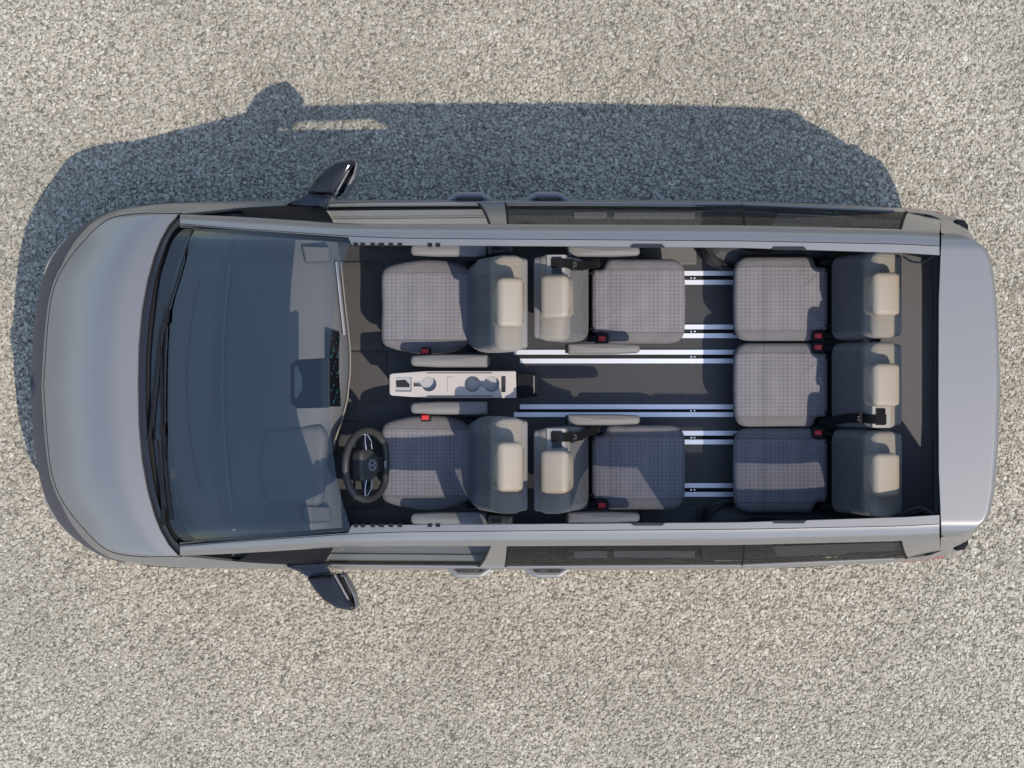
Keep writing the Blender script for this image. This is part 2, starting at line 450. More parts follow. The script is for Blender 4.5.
# underbody
sh = MB()
ub = [[WD(60, d, .25) for d in (-120, 120)], [WD(120, d, .25) for d in (-165, 165)], [WD(905, d, .25) for d in (-155, 155)], [WD(925, d, .25) for d in (-130, 130)]]
sh.grid(ub)
sh.build('underbody', BLACKM, van, 35)

# wheels
for ax in AX:
    for s in (1, -1):
        y = s * .86
        Mx = Matrix.Translation((ax, y, WR)) @ Matrix.Rotation(math.pi / 2, 4, 'X')
        prof = [(.21, -.10), (.30, -.108), (.33, -.10), (WR, -.07), (WR, .07), (.33, .10), (.30, .108), (.21, .10)]
        rows = [[Mx @ Vector((r * math.cos(a * math.pi / 24), r * math.sin(a * math.pi / 24), h)) for r, h in prof] for a in range(49)]
        w = MB(); w.grid(rows); t = w.build('wheel', RUBBER, van)
        r = MB(); outline = [(.215 * math.cos(a * math.pi / 20), .215 * math.sin(a * math.pi / 20)) for a in range(40)]
        Mo = Mx if s < 0 else Matrix.Translation((ax, y, WR)) @ Matrix.Rotation(-math.pi / 2, 4, 'X')
        r.puff(outline, -.06, .07, .02, -.03, Mo)
        r.build('rim', ALU, t)
        arc = MB(); arc.tube([(ax + .395 * math.cos(a), s * .985, WR + .395 * math.sin(a)) for a in np.linspace(-.25, math.pi + .25, 24)], .014, 6)
        arc.build('wheel_arch', BLACKM, van)

# bonnet
cowl_d = [0, 40, 75, 105, 130, 145, 160, 170.2]
cowl_x = [137.5, 138.3, 141.5, 147, 154, 160, 168.5, 178]
def hood():
    mb = MB(); rows = []
    nose = {s: ringpts(L4, s)[:KEYCOL[182] + 1] for s in (1, -1)}
    line = [p for p in reversed(nose[-1])][:-1] + nose[1]
    n = len(line)
    for i, p in enumerate(line):
        v = (i / (n - 1)) * 2 - 1                      # -1..1 across
        frac = abs(v)
        sgn = 1 if v >= 0 else -1
        # match stations so that hood columns run back and outwards to the cowl
        d = 170.2 * min(1, abs(p.y) / (170.6 * K(p.z)) ) ** 1.0
        zc = 1.105 - .06 * (d / 170) ** 3
        q = WD(interp(d, cowl_d, cowl_x), d, zc, sgn)
        r = []
        for k in range(15):
            u = k / 14
            e = p.lerp(q, u)
            rise = .92 * (1 - (1 - min(1, u / .76)) ** 1.42) + .08 * u
            e.z = p.z + (q.z - p.z) * rise
            # soft crease before the rear lip
            r.append(e)
        rows.append(r)
    mb.grid(rows)
    edge = [r[-1] for r in rows]
    mb.grid([edge, [e + Vector((.004, 0, -.02)) for e in edge]])
    front = [r[0] for r in rows]
    mb.grid([front, [e + Vector((.006, 0, -.015)) for e in front]])
    for i in range(len(mb.v)): mb.v[i] = mb.v[i] + Vector((0, 0, .004))
    return mb.build('bonnet', PAINT, van, 50)
hood()
for s in (1, -1):
    gl = MB(); gl.tube([p + Vector((0, 0, .002)) for p in ringpts(L4, s)[:KEYCOL[182] + 1]], .0035, 6); gl.build('bonnet_gap_line', TRIMB, van)  # black tube standing in for the dark gap along the bonnet edge
# nose details: painted shade strip and lamps between the belt ring and the widest ring
def nose_strip(name, j0, j1, k0, k1, s_list, material, off, parent=van):
    mb = MB()
    for s in s_list:
        rows = []
        for j in range(j0, j1 + 1):
            c = LV[s][j]; r = []
            a, b = LV[s][max(0, j - 1)][15], LV[s][j + 1][15]
            t = (b - a).normalized() if j > 0 else Vector((0, 1, 0)); nn = Vector((-t.y, t.x, 0)) * s
            if nn.x > 0: nn = -nn
            fac = 1 if j1 < 30 or j < KEYCOL[63.5] else max(.3, 1 - .75 * (j - KEYCOL[63.5]) / (j1 - KEYCOL[63.5]))
            for k in range(k0, k1 + 1):
                q = k0 + (k - k0) * fac; i0 = min(int(q), len(c) - 2)
                r.append(c[i0].lerp(c[i0 + 1], q - i0) + nn * (off if k0 < k < k1 and j0 < j < j1 else off * .2))
            rows.append(r)
        mb.grid(rows)
    return mb.build(name, material, parent, 60)
NOSE_SHADE = mat('nose_shade_paint', (0.07, 0.066, 0.075), .5, 0, .15, .2, spec=.15)  # body paint of the nose in shade, the darkness put into the colour
nose_strip('nose_shade_band', 0, KEYCOL[140] - 3, 14, 19, (1, -1), NOSE_SHADE, .005)
for s in (1, -1): nose_strip('headlight', 18, 34, 12, 15, (s,), LENS, .012)
# emblem: ring with the two letters, V over W
def emblem(name, M, R, parent, depth=.006, material=None):
    mb = MB()
    ring = [Vector((R * math.cos(a), R * math.sin(a), 0)) for a in np.linspace(0, 2 * math.pi, 33)[:-1]]
    rows = []
    for (rr, h) in ((.90, 0), (.90, depth), (1.0, depth), (1.0, 0)):
        rows.append([M @ Vector((p.x * rr, p.y * rr, h)) for p in ring])
    mb.grid(rows, closed=True)
    def stroke(a, b, h):
        a, b = Vector(a) * R, Vector(b) * R; m_ = (a + b) / 2; ang = math.atan2(b.y - a.y, b.x - a.x)
        mb.box(M @ Vector((m_.x, m_.y, h)), ((b - a).length + .06 * R, .13 * R, depth), M.to_3x3() @ Matrix.Rotation(ang, 3, 'Z'))
    for i, (a, b) in enumerate([((-.33, .86), (0, .14)), ((0, .14), (.33, .86)), ((-.72, .58), (-.34, -.74)), ((-.34, -.74), (0, .02)), ((0, .02), (.34, -.74)), ((.34, -.74), (.72, .58))]):
        stroke(a, b, depth / 2 + i * .0004)
    return mb.build(name, material or CHROME, parent, 30)
bd = MB(); Mb = Matrix.Translation(Vector((-2.645, 0, .53))) @ Matrix(((0, 0, -1, 0), (-1, 0, 0, 0), (0, 1, 0, 0), (0, 0, 0, 1)))
bd.puff([(.088 * math.cos(a * math.pi / 16), .088 * math.sin(a * math.pi / 16)) for a in range(32)], -.03, .004, .003, 0, Mb)
badge = bd.build('badge', BLACKG, van)
emblem('emblem', Mb @ Matrix.Translation((0, 0, .0045)), .085, badge, .006, DARKCH)

# windscreen
def wsc():
    vk = [0, .25, .62, .78, .9, 1.0]
    bot = [(151, 0, 1.105), (152.5, 40, 1.105), (159.5, 100, 1.107), (166, 125, 1.108), (174, 146, 1.112), (188, 159.5, 1.118)]
    top = [(329, 0, 1.725), (330, 37, 1.725), (336, 90, 1.715), (341.5, 114, 1.705), (347, 132, 1.695), (352, 146.5, 1.685)]
    fx = np.linspace(0, 1, 25)
    bc = catmull([WD(*b) for b in bot], 6); tc = catmull([WD(*b) for b in top], 6)
    half = []
    nu = 26
    for b, t in zip(bc, tc):
        r = []
        for k in range(nu + 1):
            u = k / nu; p = b.lerp(t, u)
            bulge = .012 * 4 * u * (1 - u)
            r.append(p + Vector((-.45, 0, .9)) * bulge)
        half.append(r)
    full = [[Vector((p.x, -p.y, p.z)) for p in r] for r in reversed(half)][:-1] + half
    return full
WS = wsc()
def topx(p): return (p.x / K(p.z) + 512, 385 - p.y / K(p.z))
def on_ws(px, py, lift=.012):
    best = min((q for r in WS for q in r), key=lambda q: (topx(q)[0] - px) ** 2 + (topx(q)[1] - py) ** 2)
    # refine along the pixel ray with the local slope
    z = best.z
    for _ in range(4):
        q = W(px, py, z); z = best.z + (q.x - best.x) * .63
    return W(px, py, z + lift)
mb = MB(); n = len(WS[0]); N_ = len(WS)
fs, fm = [], []
for i in range(N_ - 1):
    for k in range(n - 1):
        fs.append((i * n + k, i * n + k + 1, (i + 1) * n + k + 1, (i + 1) * n + k))
        fm.append(1 if (k < 2 or i < 2 or i >= N_ - 3) else 0)
ws = link('windscreen', [p for r in WS for p in r], fs, [WSG, FRIT], van, 60, fm)

# cowl: dark strip between bonnet and glass, with a gutter
cw = MB(); rows = []
for r in WS:
    p = r[0]; x_, y_ = topx(p); d = abs(385 - y_); s = 1 if p.y >= 0 else -1
    d2 = min(170.2, d * 170.2 / 159.5)
    zc = 1.105 - .06 * (d2 / 170) ** 3 - .014
    a = WD(interp(d2, cowl_d, cowl_x) + .6, d2, zc, s)
    c = p + Vector((0, 0, -.006))
    g1 = a.lerp(c, .56); g1.z = a.lerp(c, .56).z + .004
    g2 = a.lerp(c, .60); g2.z -= .03
    g3 = a.lerp(c, .97); g3.z -= .03
    rows.append([a, g1, g2, g3, c])
nn = len(rows)
for q in range(4):
    cw.grid([[r[q] for r in rows], [r[q + 1] for r in rows]], 0 if q == 0 else 1)
COWLM = mat('cowl_plastic', (0.014, 0.015, 0.019), 0.35, spec=.5)
cw.build('cowl', [COWLM, BLACKM], van, 40)

# wipers
def wiper(arm, blade, pivot):
    w = MB()
    pts = [on_ws(*p, lift=.02) for p in arm]
    w.tube(pts, [.013] + [.008] * (len(pts) - 2) + [.005], 8, flat=.7)
    P = on_ws(*pivot, lift=.012)
    w.puff([(P.x + .017 * math.cos(a * math.pi / 8), P.y + .017 * math.sin(a * math.pi / 8)) for a in range(16)], P.z - .03, P.z + .014, .006)
    o = w.build('wiper', TRIMB, van)
    bl = MB(); pb = [on_ws(*p, lift=.014) for p in blade]
    bl.tube(pb, .0045, 6)
    m_ = pb[len(pb) // 2]
    bl.box(m_ + Vector((0, 0, .006)), (.022, .07, .012))
    bl.build('wiper_blade', TRIMB, o)
wiper([(149.5, 437), (151, 424), (155.5, 380), (161, 332), (166, 316)], [(165, 461), (164.7, 430), (164.2, 393), (165, 350), (167, 316), (171, 300), (177.5, 279), (183, 260), (192.5, 230)], (149.5, 438))
wiper([(163.5, 520), (162.5, 505), (160.5, 478), (158, 440)], [(171, 520), (167.5, 495), (164.5, 470), (162, 430), (160.5, 385), (161.5, 345)], (164, 522))

# --- upper side structure
bx = [180, 240, 285, 505, 742, 905, 940]
belt_d = [171, 177, 179.5, 181.5, 180, 173, 165.5]; belt_z = [1.04, 1.05, 1.055, 1.06, 1.06, 1.06, 1.06]
rx = [180, 240, 300, 350, 400, 505, 742, 905, 941]
out_d = [170.5, 168, 164.2, 161.2, 160.6, 160.8, 159.5, 155.5, 153.5]
out_z = [1.035, 1.23, 1.44, 1.60, 1.66, 1.69, 1.71, 1.71, 1.71]
seam_d = [161, 156, 152, 148.5, 146.5, 145.6, 143.8, 140.5, 138.5]
in_x = [180, 240, 300, 351, 352, 505, 742, 905, 941]
in_d = [160.2, 155.2, 151, 147.4, 139.8, 139, 137, 131.8, 129.5]
top_z = [1.118, 1.325, 1.53, 1.70, 1.76, 1.815, 1.83, 1.825, 1.82]
def belt(px, s): return WD(px, interp(px, bx, belt_d), interp(px, bx, belt_z), s)
def rail_out(px, s): return WD(px, interp(px, rx, out_d), interp(px, rx, out_z), s)
def sidept(px0, px1, t, s):
    a, b = belt(px0, s), rail_out(px1, s)
    p = a.lerp(b, t); return p + Vector((0, s * .014 * 4 * t * (1 - t), 0))
# smooth station arrays
def smooth_arr(xs, ys, q):
    # monotone-ish cosine-free smoothing: average of linear interpolation in a small window
    return sum(interp(q + o, xs, ys) for o in (-14, -7, 0, 7, 14)) / 5
rows = {1: [], -1: []}
stations = list(range(180, 352, 12)) + list(range(352, 940, 12)) + [939.4]
for s in (1, -1):
    for px in stations:
        f = (lambda xs, ys: smooth_arr(xs, ys, px) if 200 < px < 920 else interp(px, xs, ys))
        do, zo, ds, di, zt = f(rx, out_d), f(rx, out_z), f(rx, seam_d), interp(px, in_x, in_d), f(rx, top_z)
        if px < 352: ds = max(ds, di + .8)
        w = do - ds
        low = zo - .05 if px > 300 else zo - .02
        sec = [WD(px, do + .2, zo - .012, s), WD(px, do + .4, zo + .012, s), WD(px, do - .09 * w, zo + (zt - zo) * .42, s), WD(px, do - .28 * w, zo + (zt - zo) * .72, s),
               WD(px, do - .58 * w, zo + (zt - zo) * .93, s), WD(px, ds + .75, zt, s), WD(px, ds + .38, zt - .012, s), WD(px, ds, zt + .001, s),
               WD(px, di + .5, zt + .001, s), WD(px, di, zt - .004, s), WD(px, di + .3, zt - .03, s)]
        if px >= 352:
            sec += [WD(px, di + 2.5, (1.59 if px > 484 else zt - .07), s), WD(px, di + 2.6, (1.585 if px > 484 else zt - .075), s), WD(px, do - 3, zo - .03, s), sec[0]]  # rear inner lining hangs lower, shaped to block a light slit on the ground
        else:
            sec += [WD(px, di - 2.5, zt - .010, s), WD(px, di - 2.4, zt - .03, s), WD(px, do - 2, zo - .03, s), sec[0]]
        rows[s].append(sec)
    r = MB(); r.grid(rows[s])
    r.add(rows[s][-1], [tuple(range(len(rows[s][-1])))])
    r.build('roof_rail', PAINT, van, 38)

def side_panel(name, s, a0, b0, a1, b1, material, parent, mats=None, t0=0.0, t1=1.0, inset=0.0, nt=10, nx=16, thick=False):
    """panel on the flank between belt and rail: lower edge a0..a1, upper edge b0..b1 in picture stations"""
    mb = MB(); rws = []
    for i in range(nx + 1):
        u = i / nx; r = []
        for k in range(nt + 1):
            t = t0 + (t1 - t0) * k / nt
            p = sidept(a0 + (a1 - a0) * u, b0 + (b1 - b0) * u, t, s)
            r.append(p + Vector((0, -s * inset, 0)))
        rws.append(r)
    mb.grid(rws)
    if thick:
        edge = rws[0]; mb.grid([edge, [p + Vector((.004, -s * .02, 0)) for p in edge]])
        edge = rws[-1]; mb.grid([edge, [p + Vector((-.004, -s * .02, 0)) for p in edge]])
    return mb.build(name, material, parent, 50)
for s in (1, -1):
    side_panel('quarter_glass', s, 232, 250, 320, 334, TRIMB, van, inset=.002)
    side_panel('window', s, 322.5, 336.5, 478, 489, SIDEG, doors[s])
    side_panel('door_pillar', s, 479.5, 490.5, 504.3, 506.8, PAINT, doors[s], thick=True)
    # rubber edge of the front window
    e = MB(); e.tube([sidept(478.7, 489.7, t, s) for t in np.linspace(0, 1, 8)], .007, 6); e.build('window_seal', BLACKM, doors[s])
    side_panel('window', s, 506.2, 508.7, 740.8, 743.5, TINTG, doors[s, 'r'])
    side_panel('window', s, 743, 745.5, 906, 900, TINTG, van)
    side_panel('rear_pillar', s, 907, 901, 940, 940, PAINT, van, thick=True)
    # window dividers seen through the tinted glass
    for p0, p1, r_ in ((505.6, 507.9, .006), (742, 744.3, .006), (906.3, 900.3, .009)):
        dv = MB(); dv.tube([sidept(p0, p1, t, s) for t in np.linspace(0, 1, 8)], r_, 6); dv.build('window_seal', TRIMB, van)
    side_panel('pillar_lining', s, 703, 700, 778, 770, REART, van, inset=.035)
    side_panel('window_surround', s, 774, 766, 905, 900, PANELT, van, inset=.04, t0=0, t1=.62)
    # bright belt moulding
    bm_ = MB(); bm_.tube([belt(px, s) + Vector((0, s * .002, .004)) for px in range(330, 906, 12)], .008, 6)
    bm_.build('belt_trim', PAINT, van)

# --- interior walls and door cards
def liner(name, s, px0, px1, material, prof, mats=None):
    mb = MB(); rws = []
    for px in np.linspace(px0, px1, max(3, int((px1 - px0) / 12))):
        b = belt(px, s); r = []
        for dy, z in prof: r.append(Vector((b.x, b.y - s * dy, z)))
        rws.append(r)
    mb.grid(rws)
    return mb.build(name, material, van if not mats else mats, 35)
FRONTP = [(.022, 1.035), (.03, 1.052), (.058, 1.052), (.064, 1.036), (.070, 1.036), (.075, 1.045), (.135, 1.035), (.15, 1.0), (.165, .90), (.165, .86), (.12, .84), (.18, .80), (.19, .5)]
REARP = [(.022, 1.035), (.03, 1.05), (.10, 1.045), (.145, 1.02), (.175, .9), (.19, .5)]
for s in (1, -1):
    liner('side_lining', s, 232, 321, DARK, FRONTP)
    liner('door_card', s, 322, 489, GREYT, FRONTP[:8], doors[s])
    liner('door_pocket', s, 322, 504, DARK, FRONTP[7:], doors[s])
    liner('door_card', s, 489.5, 504.5, DARK, FRONTP[:8], doors[s])
    liner('door_card', s, 505.5, 741, REART, REARP, doors[s, 'r'])
    liner('side_lining', s, 742, 936, REART, REARP)
    # paler panels on the rear linings
    for a, b in ((574, 607), (614, 695)):
        lp = MB()
        pts = [belt(px, s) for px in (a, b)]
        y = [p.y - s * .06 for p in pts]
        lp.box(((pts[0].x + pts[1].x) / 2, sum(y) / 2, 1.049), (pts[1].x - pts[0].x, .035, .012))
        lp.build('lining_panel', PANELT, doors[s, 'r'])
    lp = MB(); a, b = belt(770, s), belt(845, s)
    lp.box(((a.x + b.x) / 2, (a.y + b.y) / 2 - s * .055, 1.049), (b.x - a.x, .04, .012), Matrix.Rotation(-s * .03, 3, 'Z'))
    lp.build('lining_panel', PANELT, van)

# floor
fl = MB()
fl.grid([[W(x, y, .5) for x in (318, 500, 700, 938)] for y in (240, 300, 385, 470, 530)])
fl.grid([[W(x, y, .499 if x > 310 else .72) for x in (240, 318)] for y in (240, 385, 530)])
fl.build('floor', CARPET, van, 0)
mt_ = mat('floor_mat', (0.046, 0.043, 0.042), .4, bump=.15, bscale=500, spec=.45, var=.15)
for ya, yb in ((262, 350), (421, 508)):
    f2 = MB(); f2.puff(pxpoly(rrect(322, 384, ya, yb, 6), .5), .502, .512, .004); f2.build('floor_mat', mt_, van)
fm2 = MB(); fm2.puff(pxpoly(rrect(322, 388, 351.5, 402, 3), .5), .502, .507, .003); fm2.build('floor_mat', mt_, van)
lf = MB(); lf.puff(pxpoly(rrect(880, 936, 246, 524, 4), .62), .5, .62, .01); lf.build('luggage_floor', mat('luggage_mat', (.20, .19, .187), .4, bump=.15, bscale=400, spec=.5), van)
# floor rails: twin aluminium tracks with a dark slot and little bolts
for y1, y2, xa in ((273.3, 282.3, 600), (327, 335.7, 600), (352.2, 361, 514), (406.8, 414.6, 514), (433.2, 442, 600), (485.6, 494.4, 600)):
    za = .513
    c = MB(); a, b = W(xa + 4, (y1 + y2) / 2, za), W(800, (y1 + y2) / 2, za)
    c.box(((a.x + b.x) / 2, a.y, .5035), (b.x - a.x, .021, .005)); o = c.build('floor_rail', BLACKM, van, 0)
    for y in (y1, y2):
        a, b = W(xa + (6 if (xa == 514 and abs(y - 385) < 27) else 0), y, za), W(800, y, za)
        rl = MB(); rl.box(((a.x + b.x) / 2, a.y, .509), (b.x - a.x, .026, .011)); rl.build('rail_strip', ALU, o, 0)
    for q in (691, 694.5):
        p = W(q, (y1 + y2) / 2, .51); bt = MB(); bt.puff([(p.x + .006 * math.cos(k * math.pi / 4), p.y + .006 * math.sin(k * math.pi / 4)) for k in range(8)], .506, .513, .002)
        bt.build('bolt', CHROME, o)
# sliding-door step wells and wheel housings along the walls
for s in (1, -1):
    w = MB(); w.puff(pxpoly(roundpoly([(640, 385 - s * 120), (697, 385 - s * 120), (697, 385 - s * 141), (640, 385 - s * 141)], 3), .54), .5, .535, .01)
    w.build('step_tread', GREYT if False else DASHM, van)
    w = MB(); w.puff(pxpoly(roundpoly([(706, 385 - s * 122), (724, 385 - s * 116), (830, 385 - s * 117), (845, 385 - s * 150), (700, 385 - s * 150)], 14), .7), .5, .76, .08, .02)
    w.build('wheel_housing', DARK, van)
    w = MB(); p = W(718, 385 - s * 126, .8)
    w.tube([W(706, 385 - s * 138, .86), W(712, 385 - s * 130, .84), W(722, 385 - s * 122, .80), W(733, 385 - s * 118, .74)], .008, 6)
    w.build('housing_trim', BLACKM, van)
    # cargo net rod and side pocket next to the tailgate
    w = MB(); w.tube([W(903 + 30 * t, 385 - s * (129 - 6.5 * math.sin(math.pi * t) ** .8), 1.2) for t in np.linspace(0, 1, 12)], .005, 6); w.build('cargo_rod', GREYT, van)
    # clips along the cut roof edge
    for px in (356, 363, 373, 382, 391, 400, 430, 438):
        w = MB(); zt = smooth_arr(rx, top_z, px); di = interp(px, in_x, in_d)
        w.box(WD(px, di + .6, zt - .004, s), (.022, .018, .02)); w.build('roof_clip', TRIMB, van)
    for a, b in ((630, 665), (770, 806)):
        d0 = interp((a + b) / 2, in_x, in_d)
        w = MB(); w.puff(pxpoly(roundpoly([(a, 385 - s * (d0 - .6)), (a + 3, 385 - s * (d0 + 2.4)), (b - 3, 385 - s * (d0 + 2.4)), (b, 385 - s * (d0 - .6))], .5), 1.8), 1.812, 1.8375, .002)
        w.build('rail_notch', REART, van)
    w = MB(); w.tube([W(350, 385 - s * 143, 1.60), W(362, 385 - s * 143, 1.62), W(374, 385 - s * 142, 1.66), W(379, 385 - s * 140, 1.74)], .007, 6); w.build('belt_guide', BLACKM, van)
    # B-pillar lining with belt outlet beside the front seats
    w = MB(); w.puff(pxpoly(rrect(488, 513, 385 - s * 141, 385 - s * 130, 3), 1.2), .5, 1.2, .02); o = w.build('pillar_lining', DARK, van)
    w = MB(); w.puff(pxpoly(rrect(491, 502, 385 - s * 138, 385 - s * 133, 1), 1.21), 1.2, 1.206, .002); w.build('belt_outlet', BLACKG, o)
    # light lining of the windscreen pillar
    w = MB(); rws = []
    for i in range(9):
        u = i / 8; px = 196 + 150 * u
        zc = 1.11 + .54 * u
        rws.append([WD(px, 149.6 - 2.4 * u, zc - .055, s), WD(px, 149.4 - 2.4 * u, zc - .05, s), WD(px, 146.8 - 2.2 * u, zc - .055, s), WD(px, 146.4 - 2.2 * u, zc - .085, s)])
    w.grid(rws); w.build('pillar_lining', CONS, van)

# --- dashboard
def dash():
    # rear edge across the car, from the passenger side (top) to the driver side
    ey = [237, 262, 300, 330, 350, 372, 400, 418, 432, 442, 452, 470, 500, 534]
    ex = [336, 341, 345, 348.5, 350.5, 350.5, 347.5, 343, 338, 335, 336, 338, 341, 342]
    mb = MB(); rws = []
    for y in np.linspace(237, 533, 60):
        xe = interp(y, ey, ex); d = abs(y - 385)
        xs = 170 + 22 * (d / 150) ** 4 + 8 * (d / 150) ** 2
        r = [W(xs, y, 1.045 - .03 * (d / 150) ** 4)]
        for u, z in ((.12, 1.045), (.22, 1.043), (.24, 1.03), (.27, 1.03), (.29, 1.045), (.45, 1.055), (.62, 1.06), (.78, 1.05), (.88, 1.03), (.95, .995), (.985, .96)):
            r.append(W(xs + (xe - xs) * u, y, z - .03 * (d / 150) ** 4))
        r.append(W(xe, y, .93)); r.append(W(xe - 1.5, y, .90)); r.append(W(xe - 14, y, .80)); r.append(W(xe - 40, y, .60))
        rws.append(r)
    mb.grid(rws)
    o = mb.build('dashboard', DASHM, van, 35)
    # pale trim and silver moulding along the edge
    t1, t2 = MB(), MB(); p1, p2 = [], []
    for y in np.linspace(262, 440, 40):
        xe = interp(y, ey, ex)
        p1.append([W(xe - .9, y, .962), W(xe - .1, y, .952), W(xe + .7, y, .925), W(xe - .6, y, .905)])
        p2.append([W(xe - 5.6, y, 1.0), W(xe - 4.8, y, .998), W(xe - 3.0, y, .978), W(xe - 2.8, y, .965)]) if y < 336 else None
    t1.grid(p1); t1.build('dash_trim', CONS, o, 50)
    t2.grid([r for r in p2 if True]); t2.build('dash_moulding', ALU, o, 50)
    # defroster slots and a fine ridge on the top
    cy = [275, 300, 330, 370, 420, 455, 492]; cx_ = [200.5, 194.5, 190, 186.5, 187.5, 192.5, 200]
    sl = MB(); yy = np.arange(277, 492, 1.1)
    for i in range(len(yy) - 1):
        q = [W(interp(y, cy, cx_) + dx, y, 1.0565) for y in yy[i:i + 2] for dx in (-.9, .9)]
        sl.add(q, [(0, 1, 3, 2)], 1 if i % 6 == 0 else 0)
    sl.build('defroster_vent', [TRIMB, DASHM], o, 0)
    rg = MB(); rg.tube([W(x, y, 1.054) for x, y in ((230, 262), (226, 300), (223, 345), (222.2, 390), (224, 430), (227, 470), (232, 515))], .005, 6)
    rg.build('dash_ridge', GREYT, o)
    # instrument hood in front of the wheel
    ih = MB(); ih.puff(pxpoly(roundpoly([(262, 428), (322, 424), (328, 436), (324, 500), (318, 508), (266, 505), (256, 470)], 8), 1.06), .98, 1.068, .05, .0)
    ih.build('instrument_hood', DASHM, o)
    # centre screen, leaning back
    sc = MB(); c_ = W(334, 369, 1.03)
    Ms = Matrix.Rotation(math.radians(-27), 3, 'Y')
    sc.box(c_, (.016, .40, .115), Ms); s_ = sc.build('display', SCREEN, o, 0)
    px_ = MB()
    ny, nz_ = 60, 16
    for i in range(ny):
        for k in range(nz_):
            q = [c_ + Ms @ Vector((.0095, -.185 + .37 * (i + a_) / ny, -.05 + .10 * (k + b_) / nz_)) for a_, b_ in ((0, 0), (1, 0), (1, 1), (0, 1))]
            lit = (i // 3 + k // 2) % 5 == 0 and random.random() < .22
            px_.add(q, [(0, 1, 2, 3)], 1 if lit else 0)
    px_.build('display_icons', [SCREEN, LIT], s_, 0)
    # airbag cover line, passenger side vents
    for yv in (255, 515):
        v = MB(); v.puff(pxpoly(roundpoly([(302, yv - 9), (330, yv - 8), (332, yv + 8), (306, yv + 9)], 3), 1.05), 1.02, 1.062, .006)
        vo = v.build('air_vent', DASHM, o)
        f = MB(); f.tube([W(x, y, 1.066) for x, y in ((303, yv - 8), (329, yv - 7), (331, yv + 7), (307, yv + 8))], .004, 6, closed=True); f.build('vent_frame', DASHM, vo)
dash()

# steering wheel
def steering():
    C = W(367, 465, 1.06)
    nz = .58; n_ = Vector((math.sqrt(1 - nz * nz), 0, nz)); up = Vector((-nz, 0, n_.x)); side = up.cross(n_)
    M = Matrix((( side.x, up.x, n_.x, C.x), (side.y, up.y, n_.y, C.y), (side.z, up.z, n_.z, C.z), (0, 0, 0, 1)))
    rim = MB(); pts = []
    for k in range(64):
        a = 2 * math.pi * k / 64; x, y = .183 * math.cos(a), .183 * math.sin(a)
        if y < -.15: y = -.15 - (abs(y) - .15) * .35
        pts.append(M @ Vector((x, y, 0)))
    rim.tube(pts, .020, 10, closed=True)
    LEATH = mat('wheel_leather', (0.035, 0.033, 0.032), .5, bump=.15)
    o = rim.build('steering_wheel', LEATH, van)
    hub = MB(); hub.puff(roundpoly([(-.085, .075), (.085, .075), (.088, -.02), (.045, -.085), (-.045, -.085), (-.088, -.02)], .04, 6), -.05, .02, .02, .012, M)
    h = hub.build('wheel_hub', LEATH, o)
    emblem('emblem', M @ Matrix.Translation((0, -.005, .0325)), .032, h, .003, ALU)
    for sg in (1, -1):
        sp = MB(); sp.puff(roundpoly([(sg * .07, .03), (sg * .17, .02), (sg * .17, -.02), (sg * .07, -.03)], .008), -.02, .008, .006, 0, M); sp.build('spoke', BLACKG, o)
    sp = MB(); sp.puff(roundpoly([(-.035, -.06), (.035, -.06), (.028, -.15), (-.028, -.15)], .006), -.02, .004, .005, 0, M)
    sp.build('spoke', BLACKG, o)
    def trim(pts, r): tr = MB(); tr.tube([M @ Vector(p) for p in pts], r, 6); tr.build('spoke_trim', CHROME, o)
    for sg in (1, -1):
        trim(((sg * .078, .018, .012), (sg * .12, .030, .012), (sg * .165, .028, .01)), .0028)
        trim(((sg * .085, -.028, .012), (sg * .13, -.02, .012), (sg * .165, .012, .01)), .002)
    trim(((-.036, -.07, .008), (-.033, -.125, .008), (-.02, -.145, .008), (.02, -.145, .008), (.033, -.125, .008), (.036, -.07, .008)), .002)
    st = MB(); st.tube([C - n_ * .05, C - n_ * .12, C - n_ * .38], [.075, .085, .06], 16); st.build('steering_column', BLACKM, o)
    for sg in (1, -1):
        lv = MB(); lv.tube([M @ Vector((sg * .03, .03, -.06)), M @ Vector((sg * .19, .05, -.05))], .007, 6); lv.build('stalk', BLACKM, o)
steering()

# interior mirror with sensor housing at the top of the glass
ZM = 1.53
im = MB()
im.puff(pxpoly(roundpoly([(289.5, 364), (296, 359.5), (331, 358), (331, 407.5), (297, 408.5), (289.5, 403)], 3), ZM), ZM - .015, ZM + .025, .01)
imo = im.build('interior_mirror', BLACKM, van)
for v in imo.data.vertices:   # follow the slope of the glass
    v.co.z += (v.co.x - W(310, 385, ZM).x) * .62
mg = MB(); pl = pxpoly([(294, 366), (297, 366), (302, 376), (302, 389), (297, 398), (294, 398)], ZM)
mg.puff(pl, ZM, ZM + .029, .002)
mgo = mg.build('mirror_glass', mat('mirror_shell', (0.30, 0.30, 0.29), .4), imo)
for v in mgo.data.vertices: v.co.z += (v.co.x - W(310, 385, ZM).x) * .62

